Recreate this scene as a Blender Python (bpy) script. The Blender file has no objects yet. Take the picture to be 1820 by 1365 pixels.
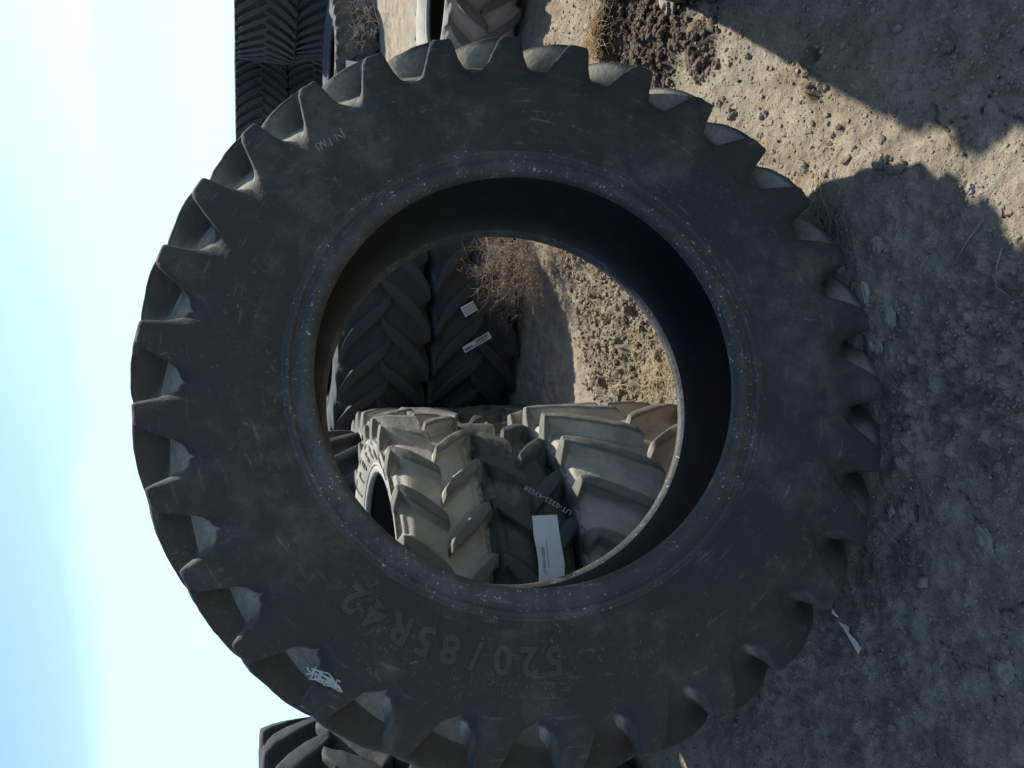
import bpy, bmesh, math, random
import numpy as np
from mathutils import Vector, Matrix

random.seed(7)
rng = np.random.default_rng(7)
R_ = math.radians
scene = bpy.context.scene
col = scene.collection

# ------------------------------------------------------------------ camera, sky, sun, exposure
F_PX, HORIZON, CAM_H = 1314.0, 420.0, 1.64
pitch = math.atan((910 - HORIZON) / F_PX)
roll = R_(1.0)
fw = Vector((0, math.cos(pitch), -math.sin(pitch)))
r0 = Vector((1, 0, 0)); u0 = Vector((0, math.sin(pitch), math.cos(pitch)))
rt = r0 * math.cos(roll) - u0 * math.sin(roll)
up = r0 * math.sin(roll) + u0 * math.cos(roll)
cd = bpy.data.cameras.new('camera'); cam = bpy.data.objects.new('camera', cd); col.objects.link(cam)
cd.sensor_width = 36; cd.lens = 36 * F_PX / 1820; cd.clip_end = 2000; cd.clip_start = 0.05
# the phone was held sideways: world up points to the left of the picture
m = Matrix((-up, rt, -fw)).transposed().to_4x4(); m.translation = Vector((0, 0, CAM_H))
cam.matrix_world = m
scene.camera = cam

SUN_AZ, SUN_EL = 39.5, 48.0            # azimuth from +Y towards +X
w = bpy.data.worlds.new('World'); scene.world = w; w.use_nodes = True
wn = w.node_tree; wn.nodes.clear()
sky = wn.nodes.new('ShaderNodeTexSky'); sky.sky_type = 'NISHITA'; sky.sun_disc = False
sky.sun_elevation = R_(SUN_EL); sky.sun_rotation = R_(SUN_AZ); sky.altitude = 300
sky.air_density = 1.0; sky.dust_density = 1.2; sky.ozone_density = 1.5
bg = wn.nodes.new('ShaderNodeBackground'); bg.inputs[1].default_value = 0.13
wo = wn.nodes.new('ShaderNodeOutputWorld')
tint = wn.nodes.new('ShaderNodeMix'); tint.data_type = 'RGBA'; tint.blend_type = 'MULTIPLY'; tint.inputs[0].default_value = 1
tint.inputs[7].default_value = (.83, .91, .92, 1)     # the phone's cool white balance
wn.links.new(sky.outputs[0], tint.inputs[6]); 
tc = wn.nodes.new('ShaderNodeTexCoord'); sx = wn.nodes.new('ShaderNodeSeparateXYZ'); wn.links.new(tc.outputs['Generated'], sx.inputs[0])
mp = wn.nodes.new('ShaderNodeMapping'); mp.inputs['Scale'].default_value = (1.2, 1.2, 5.5); wn.links.new(tc.outputs['Generated'], mp.inputs[0])
cn = wn.nodes.new('ShaderNodeTexNoise'); cn.inputs['Scale'].default_value = 1.6; cn.inputs['Detail'].default_value = 5; wn.links.new(mp.outputs[0], cn.inputs['Vector'])
ad = wn.nodes.new('ShaderNodeMath'); ad.operation = 'MULTIPLY_ADD'; ad.inputs[1].default_value = -.38; wn.links.new(cn.outputs['Fac'], ad.inputs[0]); wn.links.new(sx.outputs['Z'], ad.inputs[2])
mr = wn.nodes.new('ShaderNodeMapRange'); mr.interpolation_type = 'SMOOTHSTEP'; wn.links.new(ad.outputs[0], mr.inputs[0])
for i_, v_ in ((1, -.10), (2, .02), (3, .9), (4, 0.)): mr.inputs[i_].default_value = v_
cl_ = wn.nodes.new('ShaderNodeMix'); cl_.data_type = 'RGBA'; wn.links.new(mr.outputs[0], cl_.inputs[0]); wn.links.new(tint.outputs[2], cl_.inputs[6])
cl_.inputs[7].default_value = (4.1, 6.2, 6.6, 1)       # bright thin haze and cloud low over the horizon
wn.links.new(cl_.outputs[2], bg.inputs[0]); wn.links.new(bg.outputs[0], wo.inputs[0])
sl = bpy.data.lights.new('sun', 'SUN'); sl.energy = 5.0; sl.angle = R_(0.9); sl.color = (1.0, 0.95, 0.84)
so = bpy.data.objects.new('sun', sl); col.objects.link(so)
sd = Vector((math.sin(R_(SUN_AZ)) * math.cos(R_(SUN_EL)), math.cos(R_(SUN_AZ)) * math.cos(R_(SUN_EL)), math.sin(R_(SUN_EL))))
so.rotation_euler = sd.to_track_quat('Z', 'Y').to_euler()
so.location = sd * 20
vs = scene.view_settings
vs.view_transform = 'Standard'; vs.look = 'None'; vs.gamma = 1.0; vs.use_curve_mapping = False; vs.exposure = 0.68
scene.render.engine = 'CYCLES'

# ------------------------------------------------------------------ helpers
def tag(o, label=None, cat=None, group=None, kind=None):
    if label: o['label'] = label
    if cat: o['category'] = cat
    if group: o['group'] = group
    if kind: o['kind'] = kind
    return o

def link(name, me, parent=None, mat=None):
    o = bpy.data.objects.new(name, me); col.objects.link(o)
    if mat and me is not None and len(me.materials) == 0: me.materials.append(mat)
    if parent: o.parent = parent
    return o

def empty(name, mw=None):
    o = bpy.data.objects.new(name, None); col.objects.link(o); o.empty_display_size = .1
    if mw is not None: o.matrix_world = mw
    return o

def mesh_np(name, V, F, smooth=True, normals=None):
    me = bpy.data.meshes.new(name)
    me.from_pydata([tuple(v) for v in V], [], [tuple(f) for f in F]); me.update()
    if smooth: me.polygons.foreach_set('use_smooth', [True] * len(me.polygons))
    if normals is not None: me.normals_split_custom_set_from_vertices([tuple(n) for n in normals])
    return me

def interp(path, t):
    """path = list of tuples, t in 0..1 over the index, smooth Catmull-Rom"""
    P = np.array(path, float); n = len(P) - 1
    x = np.clip(np.asarray(t, float), 0, 1) * n
    i = np.minimum(x.astype(int), n - 1); f = (x - i)[..., None]
    p0 = P[np.maximum(i - 1, 0)]; p1 = P[i]; p2 = P[i + 1]; p3 = P[np.minimum(i + 2, n)]
    return .5 * ((2 * p1) + (-p0 + p2) * f + (2 * p0 - 5 * p1 + 4 * p2 - p3) * f ** 2 + (-p0 + 3 * p1 - 3 * p2 + p3) * f ** 3)

# numpy value noise, used for relief
_perm = rng.random((512, 512))
def vnoise(x, y):
    xi = np.floor(x).astype(int); yi = np.floor(y).astype(int)
    fx = x - xi; fy = y - yi; fx = fx * fx * (3 - 2 * fx); fy = fy * fy * (3 - 2 * fy)
    a = _perm[xi % 512, yi % 512]; b = _perm[(xi + 1) % 512, yi % 512]
    c = _perm[xi % 512, (yi + 1) % 512]; d = _perm[(xi + 1) % 512, (yi + 1) % 512]
    return (a * (1 - fx) + b * fx) * (1 - fy) + (c * (1 - fx) + d * fx) * fy - .5
def fbm(x, y, o=4, g=.5):
    s = 0; a = 1
    for k in range(o):
        s = s + a * vnoise(x * 2 ** k + 17.3 * k, y * 2 ** k + 5.1 * k); a *= g
    return s

# ------------------------------------------------------------------ materials
class NT:
    def __init__(s, name):
        s.m = bpy.data.materials.new(name); s.m.use_nodes = True
        s.t = s.m.node_tree; s.b = s.t.nodes['Principled BSDF']
    def n(s, ty, **kw):
        x = s.t.nodes.new(ty)
        for k, v in kw.items(): setattr(x, k, v)
        return x
    def l(s, a, b): s.t.links.new(a, b)
    def pos(s): return s.n('ShaderNodeNewGeometry').outputs['Position']
    def noise(s, vec, scale, detail=4, rough=.55, dist=0):
        x = s.n('ShaderNodeTexNoise'); s.l(vec, x.inputs['Vector'])
        x.inputs['Scale'].default_value = scale; x.inputs['Detail'].default_value = detail
        x.inputs['Roughness'].default_value = rough; x.inputs['Distortion'].default_value = dist
        return x.outputs['Fac']
    def ramp(s, v, lo, hi, a=0., b=1.):
        x = s.n('ShaderNodeMapRange', interpolation_type='SMOOTHSTEP'); s.l(v, x.inputs[0])
        x.inputs[1].default_value = lo; x.inputs[2].default_value = hi
        x.inputs[3].default_value = a; x.inputs[4].default_value = b
        return x.outputs[0]
    def math(s, op, a, b=0.):
        x = s.n('ShaderNodeMath', operation=op)
        for i, v in enumerate((a, b)):
            if isinstance(v, (int, float)): x.inputs[i].default_value = v
            else: s.l(v, x.inputs[i])
        return x.outputs[0]
    def mix(s, f, a, b):
        x = s.n('ShaderNodeMix', data_type='RGBA')
        if isinstance(f, (int, float)): x.inputs[0].default_value = f
        else: s.l(f, x.inputs[0])
        for i, v in ((6, a), (7, b)):
            if isinstance(v, tuple): x.inputs[i].default_value = (*v, 1)
            else: s.l(v, x.inputs[i])
        return x.outputs[2]
    def bump(s, h, dist, strength=1., prev=None):
        x = s.n('ShaderNodeBump'); s.l(h, x.inputs['Height'])
        x.inputs['Distance'].default_value = dist; x.inputs['Strength'].default_value = strength
        if prev: s.l(prev, x.inputs['Normal'])
        return x.outputs[0]

def rubber(name, base, dust, lo=.45, hi=.7, wear=None, wmix=None, specks=0., updust=False, streak=0., rough=.78, spec=.3, amt=1., fine=.0012):
    t = NT(name); p = t.pos()
    big = t.noise(p, 3.2, 5, .62, .4); mid = t.noise(p, 14, 6, .65, .3); fin = t.noise(p, 90, 4, .6)
    f = t.ramp(t.math('ADD', t.math('MULTIPLY', big, .6), t.math('MULTIPLY', mid, .4)), lo, hi, 0, amt)
    f = t.math('MULTIPLY', f, t.ramp(fin, .25, .7, .6, 1.))
    if updust:      # dust has settled where the rubber faces up
        nz = t.n('ShaderNodeSeparateXYZ'); t.l(t.n('ShaderNodeNewGeometry').outputs['Normal'], nz.inputs[0])
        f = t.math('MULTIPLY', f, t.ramp(nz.outputs['Z'], .05, .75))
    c = t.mix(f, base, dust)
    if wear is not None:
        at = t.n('ShaderNodeAttribute', attribute_name='wear')
        wf = t.math('MULTIPLY', at.outputs['Fac'], t.ramp(mid, .3, .6, .8, 1.))
        if wmix is not None:
            g = t.ramp(t.math('ADD', t.math('MULTIPLY', big, .6), t.math('MULTIPLY', mid, .4)), wmix[1], wmix[2])
            g = t.math('MULTIPLY', g, t.ramp(fin, .25, .7, .6, 1.))
            wear = t.mix(g, wear, wmix[0]); wf = at.outputs['Fac']
        c = t.mix(wf, c, wear)
    if streak > 0:  # scuffs and dust lines that run round the tyre, and pitted worn patches
        oc = t.n('ShaderNodeTexCoord').outputs['Object']; sp_ = t.n('ShaderNodeSeparateXYZ'); t.l(oc, sp_.inputs[0])
        ang = t.math('ARCTAN2', sp_.outputs['Y'], sp_.outputs['X'])
        rad = t.math('SQRT', t.math('ADD', t.math('MULTIPLY', sp_.outputs['X'], sp_.outputs['X']), t.math('MULTIPLY', sp_.outputs['Y'], sp_.outputs['Y'])))
        cv = t.n('ShaderNodeCombineXYZ'); t.l(t.math('MULTIPLY', ang, 5.), cv.inputs[0]); t.l(t.math('MULTIPLY', rad, 70.), cv.inputs[1])
        s1_ = t.ramp(t.noise(cv.outputs[0], 1., 6, .7, .3), .56, .72, 0, streak)
        c = t.mix(t.math('MULTIPLY', s1_, t.ramp(mid, .4, .62)), c, (.17, .175, .165))
        pit = t.ramp(t.noise(p, 60, 7, .8, .8), .56, .64, 0, streak * 1.1)
        c = t.mix(t.math('MULTIPLY', pit, t.ramp(t.noise(p, 5.5, 4, .6, .6), .52, .64)), c, (.14, .14, .13))
        dot = t.ramp(t.noise(p, 170, 2, .5), .72, .76, 0, streak)
        c = t.mix(dot, c, (.22, .23, .22))
    if specks > 0:
        sp = t.ramp(t.noise(p, 130, 2, .5), .655, .70, 0, specks)
        mask = t.ramp(mid, .42, .6)
        c = t.mix(t.math('MULTIPLY', sp, mask), c, (.4, .42, .40))
        sc = t.ramp(t.noise(p, 45, 6, .75, 1.5), .62, .72, 0, .35)
        c = t.mix(sc, c, (.2, .21, .2))
    t.l(c, t.b.inputs['Base Color'])
    t.b.inputs['Roughness'].default_value = rough
    t.b.inputs['Specular IOR Level'].default_value = spec
    n = t.bump(mid, .004); n = t.bump(fin, fine, 1., n)
    t.l(n, t.b.inputs['Normal'])
    return t.m

def flat(name, c, rough=.7, spec=.3, noise_amt=.15, scale=40, dark=.6):
    t = NT(name); p = t.pos()
    f = t.ramp(t.noise(p, scale, 4), .3, .75, 0, noise_amt)
    t.l(t.mix(f, c, tuple(x * dark for x in c)), t.b.inputs['Base Color'])
    t.b.inputs['Roughness'].default_value = rough; t.b.inputs['Specular IOR Level'].default_value = spec
    if dark < .7: t.l(t.bump(t.noise(p, scale * 4, 4), .003), t.b.inputs['Normal'])
    return t.m

M = {}
M['big'] = rubber('old_rubber_sidewall', (.032, .032, .031), (.098, .090, .078), .45, .70, streak=.7)
M['bigtread'] = rubber('old_rubber_tread', (.045, .044, .041), (.29, .27, .225), .27, .55, wear=(.032, .032, .031), wmix=((.098, .090, .078), .45, .70), updust=True, streak=.6)
M['voidtread'] = rubber('dust_in_voids', (.10, .095, .085), (.20, .19, .165), .38, .6, wear=(.036, .038, .039))
M['bead'] = rubber('bead_rubber', (.038, .040, .041), (.085, .09, .09), .45, .65, specks=.9, rough=.6, streak=.8)
M['liner'] = rubber('black_liner', (.055, .052, .049), (.08, .075, .07), .45, .7, rough=.85, spec=.1)
M['dustyside'] = rubber('dusty_sidewall', (.27, .255, .215), (.40, .38, .325), .4, .65)
M['dusty'] = rubber('dusty_tread', (.30, .278, .238), (.43, .405, .35), .40, .62, wear=(.125, .12, .108))
M['dark'] = rubber('dark_rubber', (.046, .048, .049), (.095, .095, .09), .5, .7)
M['darktread'] = rubber('dark_rubber_tread', (.038, .040, .041), (.08, .08, .075), .5, .7, wear=(.043, .045, .046))
M['mid'] = rubber('clay_smeared_rubber', (.055, .060, .064), (.20, .175, .14), .5, .68)
M['midtread'] = rubber('clay_smeared_tread', (.07, .07, .066), (.26, .22, .17), .46, .66, wear=(.055, .06, .064))
M['chalk'] = flat('chalk', (.42, .48, .50), .9, .1, .5, 150)
M['scratch'] = flat('pale_scratch', (.30, .34, .34), .9, .1, .6, 200, .4)
M['paper'] = flat('label_paper', (.62, .66, .70), .6, .3, .1)
M['print'] = flat('label_print', (.03, .03, .035), .6, .3, 0)
M['letter'] = flat('moulded_letter', (.14, .115, .09), .85, .15, .5, 60)
M['twig'] = flat('dry_twig', (.40, .31, .23), .85, .15, .6, 30)
M['straw'] = flat('straw', (.52, .41, .24), .8, .2, .5, 25)
M['strawdull'] = flat('weathered_straw', (.30, .27, .20), .85, .2, .5, 25)
M['stone'] = flat('stone', (.27, .24, .20), .85, .2, .6, 30)
M['conc'] = flat('concrete_chunk', (.29, .28, .25), .9, .15, .5, 40)
M['clod'] = flat('dirt_clod', (.23, .19, .145), .95, .05, .7, 30)
M['pebble'] = flat('pebble', (.30, .26, .20), .9, .1, .8, 12, .45)

def ground_mat():
    t = NT('dry_clay_ground'); p = t.pos()
    big = t.noise(p, 1.1, 5, .6); mid = t.noise(p, 9, 6, .65, .3); fin = t.noise(p, 70, 5, .7); gr = t.noise(p, 260, 3, .6)
    c = t.mix(t.ramp(mid, .35, .68), (.25, .20, .143), (.43, .36, .265))
    c = t.mix(t.ramp(big, .4, .62, 0, .5), c, (.34, .315, .26))
    c = t.mix(t.ramp(fin, .52, .7, 0, .55), c, (.42, .38, .30))
    c = t.mix(t.ramp(gr, .60, .72, 0, .5), c, (.12, .10, .08))
    at = t.n('ShaderNodeAttribute', attribute_name='moist')
    c = t.mix(t.math('MULTIPLY', at.outputs['Fac'], t.ramp(fin, .3, .6, .7, 1.)), c, (.085, .068, .05))
    at2 = t.n('ShaderNodeAttribute', attribute_name='crack')
    c = t.mix(at2.outputs['Fac'], c, (.05, .04, .03))
    t.l(c, t.b.inputs['Base Color'])
    t.b.inputs['Roughness'].default_value = .95; t.b.inputs['Specular IOR Level'].default_value = .1
    n = t.bump(mid, .014); n = t.bump(fin, .014, 1., n); n = t.bump(gr, .005, 1., n)
    t.l(n, t.b.inputs['Normal'])
    return t.m
M['ground'] = ground_mat()

# ------------------------------------------------------------------ ground sheet
# spots of broken earth: (x, y, radius, height, moist)
MOUNDS = [(1.42, 2.62, .30, .07, 1.), (1.62, 2.9, .25, .09, 1.), (1.22, 2.3, .14, .04, 1.),
          (.35, 3.02, .55, .07, .25), (-.05, 2.95, .35, .05, .2), (.75, 3.35, .35, .08, .2), (.55, 2.7, .3, .05, .2),
          (.92, 1.72, .10, .02, .6), (.0, 1.2, .35, .02, .1)]
CRACKS = [[(.68, 1.35), (.60, 1.31), (.53, 1.27), (.47, 1.27)], [(.60, 1.31), (.62, 1.24), (.60, 1.17), (.52, 1.10)],
          [(.62, 1.24), (.69, 1.18), (.74, 1.10)], [(1.0, 1.86), (.93, 1.81), (.88, 1.80)],
          [(-.75, 1.22), (-.68, 1.24), (-.62, 1.19), (-.55, 1.20), (-.5, 1.15)], [(-.68, 1.24), (-.7, 1.31), (-.66, 1.36)],
          [(-.25, 1.35), (-.3, 1.28), (-.36, 1.26)], [(-.45, 1.5), (-.40, 1.44), (-.33, 1.42)]]
def seg_dist(x, y, pts):
    d = np.full(x.shape, 9.)
    for (ax, ay), (bx, by) in zip(pts[:-1], pts[1:]):
        ux, uy = bx - ax, by - ay; L = ux * ux + uy * uy
        t = np.clip(((x - ax) * ux + (y - ay) * uy) / L, 0, 1)
        d = np.minimum(d, np.hypot(x - ax - t * ux, y - ay - t * uy))
    return d
def mound_w(x, y):
    h = 0; mo = 0; rough = 0
    wx = x + fbm(x * 5, y * 5, 3) * .12; wy = y + fbm(x * 5 + 40, y * 5, 3) * .12
    for mx, my, r, hh, ms in MOUNDS:
        k = np.clip(1 - np.hypot(wx - mx, wy - my) / r, 0, 1); k = k * k * (3 - 2 * k)
        h = h + k * hh; mo = np.maximum(mo, np.clip(k * 2.2, 0, 1) * ms); rough = np.maximum(rough, np.clip(k * 2.5, 0, 1))
    return h, mo, rough
def gheight(x, y, full=False):
    x = np.asarray(x, float); y = np.asarray(y, float)
    gy_ = y
    near = np.clip(1.6 - np.hypot(x, y - 2.2) / 8, 0, 1)
    h = fbm(x * .9, y * .9, 3) * .035 * near + fbm(x * 5, y * 5, 4) * .014
    mh, mo, ro = mound_w(x, y)
    f2 = fbm(x * 22, y * 22, 4, .62)
    f3 = np.abs(fbm(x * 48 + 9, y * 48, 3, .6))
    drop = np.maximum(gy_ - 14, 0) * -.085
    h = h + drop + mh + f2 * (.011 + .024 * ro) + (f3 - .2) * (.010 + .020 * ro)
    # scuffed hollow where the tyre stands, flat packed earth behind
    h = h + .050 * np.exp(-((x - .02) / .40) ** 2 - ((y - 1.62) / .17) ** 2)
    if not full: return h
    wx = x + fbm(x * 30, y * 30, 3) * .018; wy = y + fbm(x * 30 + 7, y * 30, 3) * .018
    cr = np.zeros(x.shape)
    for c in CRACKS:
        d = seg_dist(wx, wy, c); cr = np.maximum(cr, np.clip(1 - d / .0032, 0, 1))
    return h - cr * .008, mo, cr

def axis_pts(a, b, fn):
    v = [a]
    while v[-1] < b: v.append(v[-1] + fn(v[-1]))
    return v
xs = axis_pts(-1.35, 2.2, lambda x: .0085)
ys = axis_pts(.85, 4.6, lambda y: .0062 + .0035 * max(0, y - 1.0))
xl = [-400, -150, -60, -25, -12, -7, -5, -3.8, -3, -2.5, -2.1, -1.85, -1.65, -1.52, -1.43, -1.38]
xr = [2.23, 2.28, 2.36, 2.5, 2.7, 3, 3.4, 3.8, 4.2, 4.6, 5, 5.5, 6, 7, 9, 13, 25, 60, 150, 400]
yl = [-60, -20, -8, -3, -1, -.2, .2, .45, .6, .7, .77, .82]
yr = [4.65, 4.72, 4.82, 4.95, 5.1, 5.3, 5.5, 5.8, 6.1, 6.4, 6.8, 7.2, 7.6, 8, 8.5, 9, 9.5, 10, 10.6, 11.4, 13, 16, 22, 35, 60, 120, 300, 800]
X = np.array(xl + xs + xr); Y = np.array(yl + ys + yr)
gx, gy = np.meshgrid(X, Y); gz, gm, gc = gheight(gx, gy, True)
nx, ny = len(X), len(Y)
V = np.stack([gx.ravel(), gy.ravel(), gz.ravel()], 1)
idx = np.arange(nx * ny).reshape(ny, nx)
Fq = np.stack([idx[:-1, :-1].ravel(), idx[:-1, 1:].ravel(), idx[1:, 1:].ravel(), idx[1:, :-1].ravel()], 1)
me = bpy.data.meshes.new('ground')
me.vertices.add(len(V)); me.vertices.foreach_set('co', V.ravel())
me.loops.add(Fq.size); me.loops.foreach_set('vertex_index', Fq.ravel())
me.polygons.add(len(Fq)); me.polygons.foreach_set('loop_start', np.arange(0, Fq.size, 4))
me.polygons.foreach_set('loop_total', np.full(len(Fq), 4)); me.update(calc_edges=True)
me.polygons.foreach_set('use_smooth', [True] * len(Fq))
for nm, dat in (('moist', gm), ('crack', gc)):
    a = me.attributes.new(nm, 'FLOAT', 'POINT'); a.data.foreach_set('value', dat.ravel().astype(np.float32))
tag(link('ground', me, mat=M['ground']), kind='structure')

# ------------------------------------------------------------------ tyres
def spec(r, R, hb, hs, N, lug=.052, half=.023, sweep=.22, sign=1, nseg=None, name='', fil=1., over=.16, cexp=.95, belly=.38, crown=.011):
    """r bead radius, R outer radius, hb half bead spacing, hs half shoulder width, N lugs a side"""
    return dict(r=r, R=R, hb=hb, hs=hs, N=N, lug=lug, half=half, sweep=sweep, sign=sign, nseg=nseg or 120, name=name, fil=fil, over=over, cexp=cexp, belly=belly, crown=crown)

def profiles(s):
    r, R, hb, hs, lg = s['r'], s['R'], s['hb'], s['hs'], s['lug']
    H = R - r; cr = s['crown']
    bead = [(hb - .022, r + .012), (hb - .012, r + .002), (hb, r), (hb + .010, r + .003), (hb + .018, r + .012), (hb + .021, r + .026),
            (hb + .017, r + .040), (hb + .015, r + .047), (hb + .022, r + .053), (hb + .025, r + .060), (hb + .022, r + .066), (hb + .021, r + .072)]
    kb = min(1., H / .36); bead = [(hb + (a - hb) * kb, r + (b - r) * kb) for a, b in bead]
    a0 = np.array(bead[-1]); a1 = np.array((hs + .006, r + H * .615))
    side = [tuple(a0), (a0[0] + (a1[0] - a0[0]) * .38, a0[1] + (a1[1] - a0[1]) * .22),
            (a0[0] + (a1[0] - a0[0]) * .74, a0[1] + (a1[1] - a0[1]) * .50),
            (a0[0] + (a1[0] - a0[0]) * .96, a0[1] + (a1[1] - a0[1]) * .80), tuple(a1)]
    Fp = [tuple(a1), (hs - .012 * kb, R - lg - .055 * kb), (hs - .030 * kb, R - lg - .030 * kb), (hs - .052 * kb, R - lg - .012), (hs * .66, R - lg - .001 + cr * .35),
          (hs * .33, R - lg + .002 + cr * .6), (0, R - lg + .003 + cr * .72)]
    Tp = [(a1[0] - .001, a1[1]), (hs + .0072, R - lg - .048), (hs + .007, R - .045), (hs + .002, R - .007), (hs - .006, R - .001), (hs * .84, R + cr * .36),
          (hs * .6, R + cr * .7), (hs * .3, R + cr * .93), (0, R + cr)]
    liner = [tuple(np.array((hb, r)) + np.array((-.022, .012)) * min(1., H / .36)), (hb - .024, r + .03), (hb - .012, r + .07), (hs - .045, r + H * .35), (hs - .035, r + H * .58),
             (hs - .065, r + H * .76), (hs * .45, r + H * .83), (0, r + H * .845)]
    liner = [(a, min(b, R - lg - .016)) for a, b in liner]
    return bead, side, Fp, Tp, liner

def lathe(name, path, side, nseg, k, inward=False, wob=0.):
    """revolve (y, r) path about Z; z = side*y.  analytic normals so that seams between parts do not show"""
    P = interp(path, np.linspace(0, 1, k)); d = np.gradient(P, axis=0)
    nrm = np.stack([d[:, 1], -d[:, 0]], 1); nrm /= np.linalg.norm(nrm, axis=1)[:, None] + 1e-9
    if inward: nrm = -nrm
    th = np.linspace(0, 2 * np.pi, nseg, endpoint=False)
    c, s_ = np.cos(th)[:, None], np.sin(th)[:, None]
    rr = P[:, 1][None, :] + 0 * c; zz = side * P[:, 0][None, :] + 0 * c
    V = np.stack([rr * c, rr * s_, zz], 2).reshape(-1, 3)
    N = np.stack([nrm[:, 1][None, :] * c, nrm[:, 1][None, :] * s_, side * nrm[:, 0][None, :] + 0 * c], 2).reshape(-1, 3)
    F = []
    for i in range(nseg):
        j = (i + 1) % nseg
        for q in range(k - 1):
            f = (i * k + q, j * k + q, j * k + q + 1, i * k + q + 1)
            if (side > 0) != inward: f = f[::-1]
            F.append(f)
    return mesh_np(name, V, F, True, N)

def lug_mesh(s, side, seed=0):
    bead, sd_, Fp, Tp, _ = profiles(s)
    rr = random.Random(seed)
    nu = 36
    U = np.concatenate([np.linspace(0, .30, 12), np.linspace(.34, 1., nu - 12)])
    u_side = .30            # portion that lies on the shoulder below the tip corner
    hw = s['half']
    offs = np.array([-2.5, -2.05, -1.68, -1.34, -1.12, -.97, -.80, -.4, 0, .4, .80, .97, 1.12, 1.34, 1.68, 2.05, 2.5])
    hts = np.array([-.06, .0, .11, .40, .76, .93, .99, 1., 1., 1., .99, .93, .76, .40, .11, .0, -.06])
    hs = s['hs']; over = s['over']
    offs = np.where(np.abs(offs) > .98, np.sign(offs) * (1 + (np.abs(offs) - 1) * s['fil']), offs)
    V = []; W = []; Hh = []
    rf = lambda p: interp(Fp, np.array([p]))[0]
    rT = lambda p: interp(Tp, np.array([p]))[0]
    for iu, u in enumerate(U):
        if u <= u_side:
            q = u / u_side; pf = q * (3 / 6); pt = q * (4 / 8)
            mir = 1; half = hw * (1 + 1.45 * (1 - q) ** 1.2); ax = s['sweep'] * .22 * (1 - q) ** 1.5
            hscale = min(1, .12 + q * 5.5)
        else:
            q = (u - u_side) / (1 - u_side) * (1 + over)
            mir = 1
            if q > 1: mir = -1; q2 = 2 - q
            else: q2 = q
            pf = .5 + .5 * q2; pt = .5 + .5 * q2
            ax = s['sweep'] * (q ** s['cexp'])
            half = hw * (1.0 + s['belly'] * math.sin(min(1, q) * math.pi) - .05 * q)
            hscale = 1.
        end = 1.
        rem = (1 - u) * 3.
        if rem < .2:
            e = rem / .2; end = (1 - (1 - e) ** 2) ** .5 if e > 0 else 0
        Pf = rf(pf); Pt = rT(pt)
        if mir < 0: Pf = Pf * [-1, 1]; Pt = Pt * [-1, 1]
        for o, h in zip(offs, hts):
            hh = h * hscale if h > 0 else h
            if end < 1: hh = hh * end - (1 - end) * .12
            of = o * (end * .35 + .65) if end < 1 else o
            P = Pf + (Pt - Pf) * hh
            arc = ax + of * half
            V.append((arc, P[0] * side, P[1])); Hh.append(hh); W.append(1. if (u <= u_side * .45 or h >= .93 and hscale > .4) else (.8 if (u <= u_side and h > .3) else (.35 if h > .8 else (.7 if u < .06 else 0.))))
    k = len(offs); F = []
    for i in range(len(U) - 1):
        for j in range(k - 1):
            F.append((i * k + j, i * k + j + 1, (i + 1) * k + j + 1, (i + 1) * k + j))
    out = []
    for arc, z, r in V:
        th = s['sign'] * arc / s['R']
        out.append((r * math.cos(th), r * math.sin(th), z))
    sc_ = s['lug'] / .05
    o_ = np.array(out); k1 = seed * 7.7 + side
    nn = fbm(o_[:, 1] * 26 + k1, o_[:, 2] * 26 + o_[:, 0] * 9, 3)[:, None] * .0045 * sc_
    hw_ = np.array([max(0., x) for x in Hh])[:, None]
    rad_ = o_ * [1, 1, 0]; rad_ /= np.linalg.norm(rad_, axis=1)[:, None]
    o_ = o_ + rad_ * nn * hw_ + np.array([0, 0, 1.]) * nn * hw_ * .6 * side
    out = o_.tolist()
    me = mesh_np('lug', out, F, True)
    bm = bmesh.new(); bm.from_mesh(me)
    # make every face look outwards
    for f in bm.faces:
        c = f.calc_center_median(); f.normal_update()
        d = Vector((c.x, c.y, 0)).normalized() + Vector((0, 0, .25 * side))
        if f.normal.dot(d) < 0: pass
    flips = [f for f in bm.faces if f.normal.dot(Vector((f.calc_center_median().x, f.calc_center_median().y, 0)).normalized() + Vector((0, 0, .4 * side))) < 0]
    if len(flips) > len(bm.faces) / 2: bmesh.ops.reverse_faces(bm, faces=bm.faces[:])
    bm.to_mesh(me); bm.free()
    a = me.attributes.new('wear', 'FLOAT', 'POINT'); a.data.foreach_set('value', W)
    return me

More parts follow.
